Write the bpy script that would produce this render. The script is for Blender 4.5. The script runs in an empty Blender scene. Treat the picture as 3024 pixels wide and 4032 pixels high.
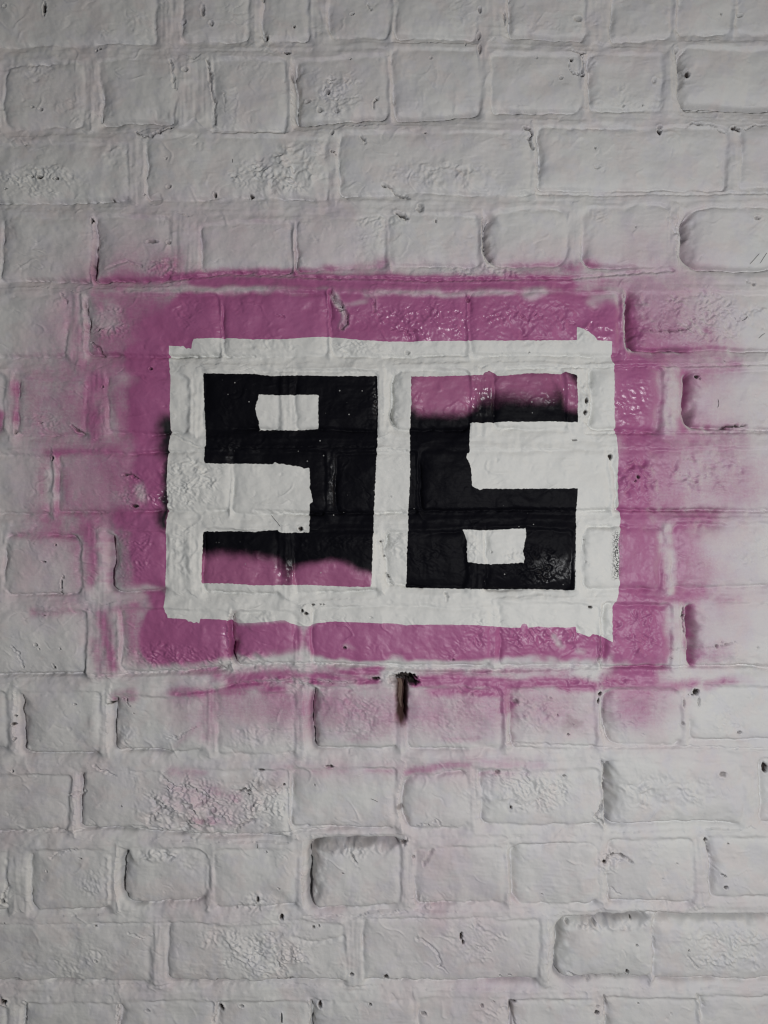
import bpy, math
import numpy as np

# ------------------------------------------------------------------ camera, light, exposure
S = 0.0003                 # metres per layout unit (1 unit = 0.3 mm; a course is about 275 units = 82 mm)
CX, CY, ZC = 1512.0, 2016.0, 1.50
scene = bpy.context.scene

CAM_D = 0.90
cam_data = bpy.data.cameras.new('camera')
cam = bpy.data.objects.new('camera', cam_data)
scene.collection.objects.link(cam)
cam.location = (0.0, -CAM_D, ZC)
cam.rotation_euler = (math.radians(90), 0, 0)
cam_data.sensor_fit = 'VERTICAL'
cam_data.sensor_height = 36.0
cam_data.lens = 36.0 * CAM_D / (4032 * S)
cam_data.clip_start = 0.01
cam_data.clip_end = 500.0
scene.camera = cam

world = bpy.data.worlds.new('World')
scene.world = world
world.use_nodes = True
wn = world.node_tree
wn.nodes.clear()
w_out = wn.nodes.new('ShaderNodeOutputWorld')
w_bg = wn.nodes.new('ShaderNodeBackground')
w_sky = wn.nodes.new('ShaderNodeTexSky')
w_sky.sky_type = 'NISHITA'
w_sky.sun_disc = False
SUN_EL, SUN_AZ = 24.0, 66.0          # degrees: height of the sun, and how far to the right of straight-on
w_sky.sun_elevation = math.radians(SUN_EL)
w_sky.sun_rotation = math.radians(180.0 - SUN_AZ)
w_sky.air_density = 1.0
w_sky.dust_density = 4.0
w_bg.inputs['Strength'].default_value = 0.02
wn.links.new(w_sky.outputs[0], w_bg.inputs[0])
wn.links.new(w_bg.outputs[0], w_out.inputs[0])

sun_d = bpy.data.lights.new('sun', 'SUN')
sun_d.energy = 0.10
sun_d.angle = math.radians(12)
sun_d.color = (1.0, 0.95, 0.88)
sun = bpy.data.objects.new('sun', sun_d)
scene.collection.objects.link(sun)
from mathutils import Vector
_e, _a = math.radians(SUN_EL), math.radians(SUN_AZ)
sun_dir = Vector((math.cos(_e) * math.sin(_a), -math.cos(_e) * math.cos(_a), math.sin(_e)))
sun.rotation_euler = sun_dir.to_track_quat('Z', 'Y').to_euler()
sun.location = (2, -3, 4)

# the hand lamp / flash whose pool of light falls off towards the corners of the picture
fl_d = bpy.data.lights.new('flash_lamp', 'POINT')
fl_d.energy = 28.8
fl_d.shadow_soft_size = 0.05
fl_d.color = (0.99, 0.988, 1.0)
fl = bpy.data.objects.new('flash_lamp', fl_d)
scene.collection.objects.link(fl)
fl.location = (0.40, -1.10, ZC - 0.15)

scene.view_settings.view_transform = 'Standard'
scene.view_settings.look = 'None'
scene.view_settings.gamma = 1.0
scene.view_settings.exposure = 0.05
scene.view_settings.use_curve_mapping = False
scene.cycles.max_bounces = 5
scene.cycles.diffuse_bounces = 3
scene.cycles.glossy_bounces = 2
scene.cycles.filter_width = 1.05

# ------------------------------------------------------------------ noise helpers (numpy)
def _hash(ix, iy, seed):
    h = (ix.astype(np.uint32) * np.uint32(374761393) + iy.astype(np.uint32) * np.uint32(668265263)
         + np.uint32((seed * 2246822519) & 0xffffffff))
    h = (h ^ (h >> np.uint32(13))) * np.uint32(1274126177)
    return h ^ (h >> np.uint32(16))

def pnoise(x, y, seed=0):
    """gradient noise, about -1..1"""
    xf, yf = np.floor(x), np.floor(y)
    ix, iy = xf.astype(np.int64), yf.astype(np.int64)
    fx, fy = (x - xf).astype(np.float32), (y - yf).astype(np.float32)
    u = fx * fx * fx * (fx * (fx * 6 - 15) + 10)
    v = fy * fy * fy * (fy * (fy * 6 - 15) + 10)
    def g(dx, dy):
        h = _hash(ix + dx, iy + dy, seed)
        a = (h & np.uint32(1023)).astype(np.float32) * np.float32(2 * math.pi / 1024)
        return np.cos(a) * (fx - dx) + np.sin(a) * (fy - dy)
    n00, n10, n01, n11 = g(0, 0), g(1, 0), g(0, 1), g(1, 1)
    a = n00 + u * (n10 - n00)
    b = n01 + u * (n11 - n01)
    return (a + v * (b - a)) * np.float32(1.5)

def fbm(x, y, scale, seed, octaves=3, gain=0.5, sy=None):
    sy = scale if sy is None else sy
    out, amp, f = 0, 1.0, 1.0
    for o in range(octaves):
        out = out + amp * pnoise(x / scale * f, y / sy * f, seed + 17 * o)
        amp *= gain
        f *= 2.03
    return out

def sstep(a, b, x):
    t = np.clip((x - a) / (b - a), 0, 1)
    return t * t * (3 - 2 * t)

# ------------------------------------------------------------------ the brickwork: one entry per brick
# (x0, x1, top, bottom, {edge strength overrides, h = how proud}); top / bottom may be (left, right)
COURSES = [
 [(-40,620,-110,(186,160),{}),(725,985,-110,158,{'L':5}),(1040,1215,-110,(160,148),{'L':13}),(1300,1535,-110,142,{}),
  (1556,1880,-110,144,{'B':10}),(2004,2310,-110,(130,148),{'L':14,'B':15}),(2412,2650,-110,(158,136),{'B':6}),(2672,2885,-110,(132,124),{}),(2905,3290,-110,122,{'B':6})],
 [(20,338,(266,242),(508,497),{'L':12,'T':8,'r':45}),(398,690,(238,232),482,{'L':11,'B':14}),(838,1128,236,512,{'L':10}),
  (1164,1524,(236,214),(475,462),{'L':20,'B':13}),(1548,1886,195,(462,446),{'L':12,'B':17}),(1932,2282,214,440,{'B':13,'L':3}),
  (2314,2612,212,436,{'L':9,'R':5}),(2680,3080,186,418,{'L':20,'B':20,'r':40})],
 [(-230,508,564,(798,786),{'B':12}),(580,1292,540,776,{'L':6,'R':6}),(1342,2086,524,762,{'L':8}),(2120,2858,502,744,{'L':12,'T':7,'R':4}),(2914,3600,500,738,{'L':4})],
 [(8,362,860,1106,{'L':12,'B':10}),(374,672,854,(1108,1100),{'L':16,'B':10}),(792,1150,(884,872),1068,{'L':8,'B':8}),(1166,1520,(876,846),1060,{'L':10}),
  (1534,1884,846,1046,{'L':2}),(1908,2244,(830,814),1046,{'L':26,'r':70,'T':8}),(2298,2640,806,1048,{'L':9,'T':6,'r':50}),(2692,3080,818,1058,{'L':26,'r':75,'T':8,'B':16})],
 [(-260,262,1166,1402,{'R':5}),(344,864,1162,1400,{'L':14,'B':9}),(876,1288,1152,1402,{'L':5}),(1302,1838,1152,1400,{'L':6}),
  (1850,2440,1152,1398,{'L':5,'R':8}),(2482,3240,1152,1376,{'L':30,'B':11})],
 [(-330,20,1474,1690,{}),(72,344,1494,1712,{'L':9}),(428,740,1478,1704,{'L':6}),(798,1104,1460,1686,{'L':11}),(1170,1484,1462,1696,{'L':5}),
  (1546,1852,1454,1694,{'L':17,'T':6,'B':10,'r':40}),(1944,2226,1454,1686,{'L':4}),(2322,2602,1452,1694,{'L':10,'B':7}),(2706,3100,1460,(1680,1690),{'L':30,'B':12,'r':40})],
 [(-520,202,1796,2020,{'T':7,'R':5}),(230,908,(1784,1776),2014,{'L':8,'T':7}),(918,1276,1778,2022,{'L':6}),(1318,1642,1782,2018,{'T':7}),
  (1658,2394,1774,2010,{'L':6}),(2420,3160,1766,2006,{'B':9})],
 [(20,322,2104,2345,{'T':8,'r':40}),(430,664,2092,(2336,2330),{'L':24,'B':13,'r':45}),(800,1092,2086,2330,{'L':6}),(1158,1478,2092,2332,{'L':4}),
  (1516,1834,2090,2312,{'L':13,'T':6}),(1912,2256,2084,2322,{'L':7}),(2300,2602,2072,2316,{'L':8,'T':8}),(2652,3040,2060,2308,{'L':4,'T':7})],
 [(-340,334,2414,2655,{'B':13}),(474,902,2400,(2648,2630),{'L':8,'B':12}),(912,1158,2398,2618,{'L':20,'r':40}),(1232,1926,2394,2616,{'L':6}),
  (1962,2352,2380,2618,{'L':4}),(2372,2640,2376,2630,{'L':9,'T':12,'B':9}),(2716,3420,(2376,2368),2624,{'L':26,'B':9})],
 [(-360,28,2720,2955,{}),(78,398,2726,2966,{'L':20,'B':14,'h':4}),(444,796,2738,2958,{'L':20,'r':45,'B':10}),(850,1160,2724,2966,{'L':9}),(1234,1562,2700,2950,{'L':24,'B':5}),
  (1606,1980,2708,2950,{'L':3}),(2012,2346,2706,2946,{'L':10}),(2384,2688,2712,2936,{'L':18,'B':10,'r':50}),(2716,3060,2698,2914,{'L':5})],
 [(-520,276,3052,(3278,3272),{'B':11}),(318,1140,(3040,3026),(3262,3300),{'L':16,'B':13,'R':4,'r':30}),(1150,1556,3026,3258,{'L':10,'B':9}),(1584,1842,(3060,3030),3256,{'L':16,'T':8,'B':8,'r':55}),
  (1892,2362,3030,3246,{'L':10}),(2388,2918,3000,3244,{'L':26,'B':13}),(2994,3700,2990,3236,{'L':14})],
 [(-340,26,3350,3590,{'R':12}),(112,432,3346,3582,{'L':14,'B':10,'r':40}),(476,826,3338,3562,{'L':28,'r':70,'B':13}),(848,1168,3344,3572,{'L':3}),(1220,1578,(3320,3306),(3590,3572),{'L':34,'T':24,'B':10,'r':55}),
  (1634,1990,3334,(3566,3550),{'L':8,'B':9}),(2018,2356,3322,(3556,3564),{'L':18,'T':6,'B':8,'r':45}),(2396,2736,3306,3552,{'L':8,'T':6}),(2796,3140,3296,3524,{'L':14,'B':5})],
 [(-140,596,3632,3870,{'B':9}),(664,1360,3636,3866,{'L':13,'B':13}),(1432,2126,3616,3868,{'L':8,'B':12}),(2192,2566,(3626,3608),(3868,3856),{'L':30,'T':20,'B':17,'r':45}),(2578,3320,3616,3864,{'L':10,'T':20,'B':11})],
 [(-290,30,3960,4190,{}),(92,462,3950,4190,{'L':14}),(472,846,3942,4190,{'L':14}),(858,1216,3944,4190,{'L':10}),(1226,1630,3938,4190,{'L':16,'T':8}),
  (1652,1986,3928,4190,{'L':5}),(2006,2344,3936,4190,{'L':16}),(2386,2742,3930,4190,{'L':14}),(2760,3130,3920,4190,{'L':10})],
]
rng = np.random.RandomState(7)
BR = []                                     # brick tuples with a flag: in view
for c in COURSES:
    for b in c:
        BR.append(b)
N_CORE_COURSE = len(COURSES)
X_LO, X_HI = -3600, 6600                    # the wall's ends
Y_LO, Y_HI = -2700, int(CY + ZC / S)        # the wall's top, and the pavement
# carry the bond on past the picture on every side
def fill(x0, x1, top, bot, stretcher):
    x = x0
    while x < x1 - 60:
        wd = (735 if stretcher else 360) + rng.uniform(-25, 25)
        e = min(x + wd - 45, x1)
        if e - x > 60:
            BR.append((x, e, top + rng.uniform(-8, 8), bot + rng.uniform(-8, 8), {}))
        x += wd
for k, c in enumerate(COURSES):
    st = (c[1][1] - c[1][0]) > 420
    lo, hi = c[0][0] - 48, c[-1][1] + 48
    t = c[0][2] if not isinstance(c[0][2], tuple) else c[0][2][0]
    bt = c[0][3] if not isinstance(c[0][3], tuple) else c[0][3][0]
    fill(X_LO, lo, t, bt, st)
    t2 = c[-1][2] if not isinstance(c[-1][2], tuple) else c[-1][2][1]
    b2 = c[-1][3] if not isinstance(c[-1][3], tuple) else c[-1][3][1]
    fill(hi, X_HI, t2, b2, st)
k, y = 0, -145 - 280
while y > Y_LO - 100:
    fill(X_LO + (0 if k % 2 else -190), X_HI, y + 40, y + 275, k % 2 == 0); y -= 280; k += 1
k, y = 0, 4235
while y < Y_HI:
    fill(X_LO + (0 if k % 2 else -190), X_HI, y, y + 235, k % 2 == 0); y += 280; k += 1

# ------------------------------------------------------------------ surface grid: fine where the photograph looks, coarser beyond
def axis(lo, hi, f0, f1, fine=4.0, mid=16.0, coarse=44.0, band=500):
    a = np.arange(f0 - 40, f1 + 40 + .1, fine)
    l1 = np.arange(f0 - 40 - mid, max(lo, f0 - band), -mid)[::-1]
    r1 = np.arange(f1 + 40 + mid, min(hi, f1 + band), mid)
    l2 = np.arange(l1[0] - coarse, lo, -coarse)[::-1]
    r2 = np.arange(r1[-1] + coarse, hi, coarse)
    return np.concatenate([[lo], l2, l1, a, r1, r2, [hi]]).astype(np.float32)
xs = axis(X_LO, X_HI, 0, 3024)
ys = axis(Y_LO, Y_HI, 0, 4032)
NXg, NYg = len(xs), len(ys)
X, Y = np.meshgrid(xs, ys)                  # rows = y (downwards)

# wandering edges
wob = 11.0 * fbm(X, Y, 240, 11, 2) + 4.5 * fbm(X, Y, 52, 12, 3)
wob2 = 8.0 * fbm(X, Y, 280, 21, 2) + 3.4 * fbm(X, Y, 48, 22, 3)
WX, WY = X + wob, Y + wob2

SD = np.full(X.shape, 1e4, np.float32)
ID = np.full(X.shape, -1, np.int32)
GX = np.zeros(X.shape, np.float32)
GY = np.zeros(X.shape, np.float32)
U = np.zeros(X.shape, np.float32)           # -1..1 across the nearest brick
V = np.zeros(X.shape, np.float32)
EH = np.zeros(X.shape, np.float32)          # distance in from the nearer end / nearer bed edge
EV = np.zeros(X.shape, np.float32)
for i, (x0, x1, t, b, o) in enumerate(BR):
    t0, t1 = t if isinstance(t, tuple) else (t, t)
    b0, b1 = b if isinstance(b, tuple) else (b, b)
    m = 90
    ia, ib = np.searchsorted(xs, [x0 - m, x1 + m])
    ja, jb = np.searchsorted(ys, [min(t0, t1) - m, max(b0, b1) + m])
    if ia >= ib or ja >= jb:
        continue
    sl = (slice(ja, jb), slice(ia, ib))
    x, y = WX[sl], WY[sl]
    f = np.clip((x - x0) / (x1 - x0), 0, 1)
    top, bot = t0 + (t1 - t0) * f, b0 + (b1 - b0) * f
    cx, hx = (x0 + x1) / 2, (x1 - x0) / 2
    cy, hy = (top + bot) / 2, (bot - top) / 2
    r = o.get('r', 22)
    dx, dy = x - cx, y - cy
    qx, qy = np.abs(dx) - hx + r, np.abs(dy) - hy + r
    mx, my = np.maximum(qx, 0), np.maximum(qy, 0)
    ln = np.sqrt(mx * mx + my * my)
    hk = np.maximum(34 - np.abs(qx - qy), 0) / 34
    sd = np.where(ln > 0, ln, np.minimum(np.maximum(qx, qy) + hk * hk * 8.5, 0)) - r
    both = ln > 1e-3
    gx = np.where(both, mx / np.maximum(ln, 1e-3), (qx > qy)) * np.sign(dx)
    gy = np.where(both, my / np.maximum(ln, 1e-3), (qx <= qy)) * np.sign(dy)
    better = sd < SD[sl]
    for A, val in ((SD, sd), (GX, gx), (GY, gy), (U, dx / hx), (V, dy / hy), (EH, hx - np.abs(dx)), (EV, hy - np.abs(dy))):
        A[sl][better] = val[better]
    ID[sl][better] = i
nb = len(BR)
par = np.zeros((nb + 1, 9), np.float32)     # L R T B h tiltx tilty round
for i, b in enumerate(BR):
    o = b[4]
    j = lambda s: s * rng.uniform(.6, 1.3)
    par[i] = (o.get('L', j(7)), o.get('R', j(.8)), o.get('T', j(1.6)), o.get('B', j(6)), o.get('h', rng.normal(1.2, 2.0)),
              rng.normal(0, 2.6), rng.normal(0, 2.0), rng.uniform(26, 58), rng.uniform(0, 1))
P = par[ID]

# ------------------------------------------------------------------ relief (in layout units)
low = 6.0 * fbm(X, Y, 520, 31, 2) + 4.6 * fbm(X, Y, 170, 32, 2)
h_brick = P[..., 4] + P[..., 5] * U + P[..., 6] * V + 4.2 * fbm(X, Y, 120, 33, 3, .45)
inside = np.clip(-SD / P[..., 7], 0, 1)
h_brick = h_brick + 3.0 - 6.5 * (1 - inside) ** 2.0
streak_h = fbm(X, Y, 340, 41, 2, .5, sy=19)           # trowel and brush drags along the beds
streak_v = fbm(X, Y, 16, 42, 2, .5, sy=170)
bed = sstep(.5, .9, np.abs(GY))
h_mort = -1.0 + 4.6 * fbm(X, Y, 140, 43, 2) + bed * 1.5 * streak_h + (1 - bed) * 1.8 * streak_v + 2.3 * fbm(X, Y, 44, 44, 2)
# struck beds: recessed under the brick above, proud over the brick below; perpends slightly proud
h_mort = h_mort - bed * GY * (7.5 + 4 * fbm(X, Y, 260, 114, 1)) * np.clip(1 - SD / 34, 0, 1) + (1 - bed) * (3.5 + 3 * fbm(X, Y, 130, 117, 2))
soft = 6.0 + 9.0 * np.clip(fbm(X, Y, 110, 45, 1) + .4, 0, 1)
tt = sstep(-1, 1, SD / soft)
H = low + h_brick * (1 - tt) + h_mort * tt
# open edges: crisp under and to the left of the bricks, filled with paint elsewhere
wside = 1 / (1 + np.exp(np.clip((EH - EV) / 9, -30, 30)))     # 1 next to an end, 0 next to a bed
cl, cr = wside * (U < 0), wside * (U >= 0)
ct, cb = (1 - wside) * (V < 0), (1 - wside) * (V >= 0)
gl = cl * (1.5 * P[..., 0] + .02 * P[..., 0] ** 2) + .8 * cr * P[..., 1] + ct * (1.2 * P[..., 2] + .05 * P[..., 2] ** 2) + 2.1 * cb * P[..., 3]
along = np.clip(.42 + 1.3 * fbm(X, Y, 190, 46, 2) + .45 * fbm(X, Y, 40, 47, 2), 0.02, 1.6)
along = np.maximum(along, np.clip((gl - 16) / 22, 0, .9))
wvar = np.clip(.9 + .9 * fbm(X, Y, 60, 115, 2), .35, 1.9)
w_in = 3.2 * cb + (4 + .15 * gl) * wvar * cl + (5 + .16 * gl) * wvar * ct + 7 * cr
w_out = 3.6 * cb + 3.2 * cl + 6 * ct + 5 * cr
wid = np.where(SD > 0, w_out, w_in) + 1.0
H -= gl * along * np.exp(-(np.abs(SD) / wid) ** 1.3)
# softer slump around the edges, creases where the thick paint folded
H -= .46 * gl * np.exp(-(np.maximum(SD, 0) / 24) ** 1.3) * np.exp(-(np.maximum(-SD, 0) / 44) ** 1.3) * (.4 + .6 * along)
H += 2.2 * np.clip(fbm(X, Y, 230, 49, 2, sy=30) - .25, 0, 1) * tt
cwx, cwy = X + 34 * fbm(X, Y, 120, 50, 2), Y + 26 * fbm(X, Y, 110, 51, 2)
fold = np.exp(-(np.abs(pnoise(cwx / 150, cwy / 95, 52)) / .045) ** 2)
H += 2.8 * fold * np.clip(fbm(X, Y, 120, 53, 2) * 1.7 - .25, 0, 1)
fold2 = np.exp(-(np.abs(pnoise(cwx / 60 + 9, cwy / 44, 54)) / .07) ** 2)
H -= 2.4 * fold2 * np.clip(fbm(X, Y, 100, 67, 2) * 1.8 - .5, 0, 1)
# flakes: a lifted skin of older paint with a crisp torn edge
fl_n = fbm(cwx, cwy, 130, 98, 3, .55)
H += (1.7 * sstep(.30, .345, fl_n) - 1.1 * sstep(.36, .62, fl_n)) * np.clip(fbm(X, Y, 210, 99, 2) * 1.5, 0, 1)

# rough, crumbled patches (x, y, rx, ry, amount)
ROUGH = [(150,710,190,75,.8),(1090,690,190,95,1.25),(1180,600,130,60,.6),(1330,375,120,110,.95),(1720,690,270,80,.55),(1650,1265,250,110,.55),(2120,1270,300,110,.6),
 (2790,1255,270,130,1.0),(2520,1890,110,105,1.25),(2760,1860,230,110,.6),(745,1900,140,110,1.0),(640,1960,70,70,.8),(540,1930,90,80,.6),(720,2170,60,110,.5),
 (2100,2225,160,95,.65),(2150,2510,250,60,.8),(2500,2490,130,120,.75),(760,3180,230,130,1.65),(1040,3150,105,125,1.3),(2080,3110,250,100,1.0),(2620,3120,250,95,.6),
 (2110,2800,160,110,.5),(1050,3760,220,120,1.1),(900,3700,150,60,.6),(2860,3730,210,120,.85),(1860,3700,150,100,.6),(1400,2810,170,120,.4),(1800,2820,180,115,.35),
 (930,2600,170,60,.7),(640,2580,300,60,.55),(430,1270,80,90,.8),(1900,1068,190,36,.9),(640,1050,90,50,.8),(2870,2580,120,60,.4),(2300,1590,32,110,1.2),(1850,2150,40,90,.5),
 (1400,3340,170,40,1.3),(2380,3640,170,35,1.2),(330,430,160,60,.35),(1000,200,120,120,.3),(2100,100,160,60,.3),(300,3780,260,90,.35),(2440,380,140,60,.3),(1060,1360,120,40,.6),
 (1400,1370,160,34,.7),(2520,1250,50,120,.8),(600,3370,120,30,1.0),(1010,3560,110,60,.5),(1660,3560,60,60,.8),(2660,3560,120,40,.5),(2400,3390,60,60,1.1),(1960,3990,120,60,.4),
 (860,1740,120,40,.4),(1000,2900,140,60,.4),(560,100,90,60,.3),(2310,250,40,70,1.1),(2680,900,34,60,1.2),(1130,2690,160,30,.9),(1900,2720,180,30,.7),(2360,2680,150,30,.6)]
ra = np.zeros(X.shape, np.float32)
for (x, y, rx, ry, a) in ROUGH:
    ia, ib = np.searchsorted(xs, [x - rx * 1.4, x + rx * 1.4]); ja, jb = np.searchsorted(ys, [y - ry * 1.4, y + ry * 1.4])
    sl = (slice(ja, jb), slice(ia, ib))
    d = np.sqrt(((X[sl] - x) / rx) ** 2 + ((Y[sl] - y) / ry) ** 2) + .22 * pnoise(X[sl] / 40, Y[sl] / 40, 55)
    ra[sl] = np.maximum(ra[sl], a * sstep(1.1, .45, d))
ra = np.maximum(ra, .40 * sstep(.40, .80, fbm(X, Y, 330, 56, 2)) * (SD < 0))
ra *= np.clip(.72 + .85 * fbm(X, Y, 64, 118, 2), .12, 1.25)
cw, cw2 = 16 * fbm(X, Y, 70, 57, 2), 16 * fbm(X, Y, 64, 68, 2)
crumb = (.9 * pnoise((X + cw) / 52, (Y + cw2) / 40, 58) + .75 * (.35 - np.abs(pnoise((X - cw2) / 30, (Y + cw) / 25, 59)) * 1.3)
         + .35 * pnoise((X + cw2) / 15, (Y + cw) / 13, 60) + .14 * pnoise(X / 8, Y / 8, 69))
crumb2 = .8 * (.4 - np.abs(pnoise((X + cw2) / 24, (Y + cw) / 20, 105)) * 1.4) + .5 * pnoise((X + cw) / 13, (Y - cw2) / 11, 106) + .2 * pnoise(X / 7.5, Y / 7.5, 107) + .6 * fbm(X, Y, 75, 108, 2)
mixc = sstep(-.25, .25, fbm(X, Y, 420, 109, 1))
H += ra * (13.5 * crumb * (1 - mixc) + 11.5 * crumb2 * mixc)
# overall paint texture
brush = fbm(X, Y, 64, 61, 2, .6, sy=9)
H += .7 * fbm(X, Y, 30, 62, 2) + .34 * pnoise(X / 11, Y / 11, 63)
H += .75 * brush * np.clip(fbm(X, Y, 300, 64, 1) + .4, 0, 1)
H += 1.1 * np.clip(fbm(X, Y, 55, 65, 2) - .55, 0, 1) * 3          # small blobs
H -= 3.0 * np.clip(fbm(X, Y, 42, 66, 2) - .85, 0, 1) * 3          # dents

DIRT = np.zeros(X.shape, np.float32)        # bare, dirty masonry that the paint never reached
def window(x, y, m):
    ia, ib = np.searchsorted(xs, [x[0] - m, x[1] + m]); ja, jb = np.searchsorted(ys, [y[0] - m, y[1] + m])
    return (slice(ja, jb), slice(ia, ib))
def pit(x, y, rx, ry, depth, dirt=1.0, seed=0):
    sl = window((x - rx, x + rx), (y - ry, y + ry), 14)
    d = np.sqrt(((X[sl] - x) / rx) ** 2 + ((Y[sl] - y) / ry) ** 2) + .42 * pnoise(X[sl] / 9 + seed, Y[sl] / 9, 71)
    H[sl] -= depth * sstep(1.25, .35, d)
    H[sl] += 2.2 * np.exp(-((d - 1.5) / .3) ** 2)
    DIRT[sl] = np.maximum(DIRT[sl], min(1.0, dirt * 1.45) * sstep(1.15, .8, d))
def crack(pts, w, depth, dirt=.7, seed=0):
    pts = np.array(pts, float)
    sl = window((pts[:, 0].min(), pts[:, 0].max()), (pts[:, 1].min(), pts[:, 1].max()), 40)
    w = w * .68 if 0 < dirt else w
    jg = 1.0 if dirt > 0 else .5
    x = X[sl] + 7 * pnoise(X[sl] / 26, Y[sl] / 26, 72) + 4.5 * jg * pnoise(X[sl] / 10, Y[sl] / 10, 79); y = Y[sl] + 7 * jg * pnoise(X[sl] / 24, Y[sl] / 24, 73) + 4.5 * jg * pnoise(X[sl] / 10, Y[sl] / 10, 80)
    D = np.full(x.shape, 1e4, np.float32)
    for (ax, ay), (bx, by) in zip(pts[:-1], pts[1:]):
        ux, uy = bx - ax, by - ay
        t = np.clip(((x - ax) * ux + (y - ay) * uy) / (ux * ux + uy * uy), 0, 1)
        D = np.minimum(D, np.hypot(x - ax - t * ux, y - ay - t * uy))
    k = np.clip(.75 + .6 * pnoise(X[sl] / 30, Y[sl] / 30, 74), .1, 1.3)
    H[sl] -= depth * k * np.exp(-(D / w) ** 2)
    H[sl] += .14 * depth * np.exp(-((D - 2.2 * w) / (.9 * w)) ** 2)
    DIRT[sl] = np.maximum(DIRT[sl], np.clip(dirt * k * 1.3, 0, 1) * sstep(.95 * w, .4 * w, D))
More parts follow.
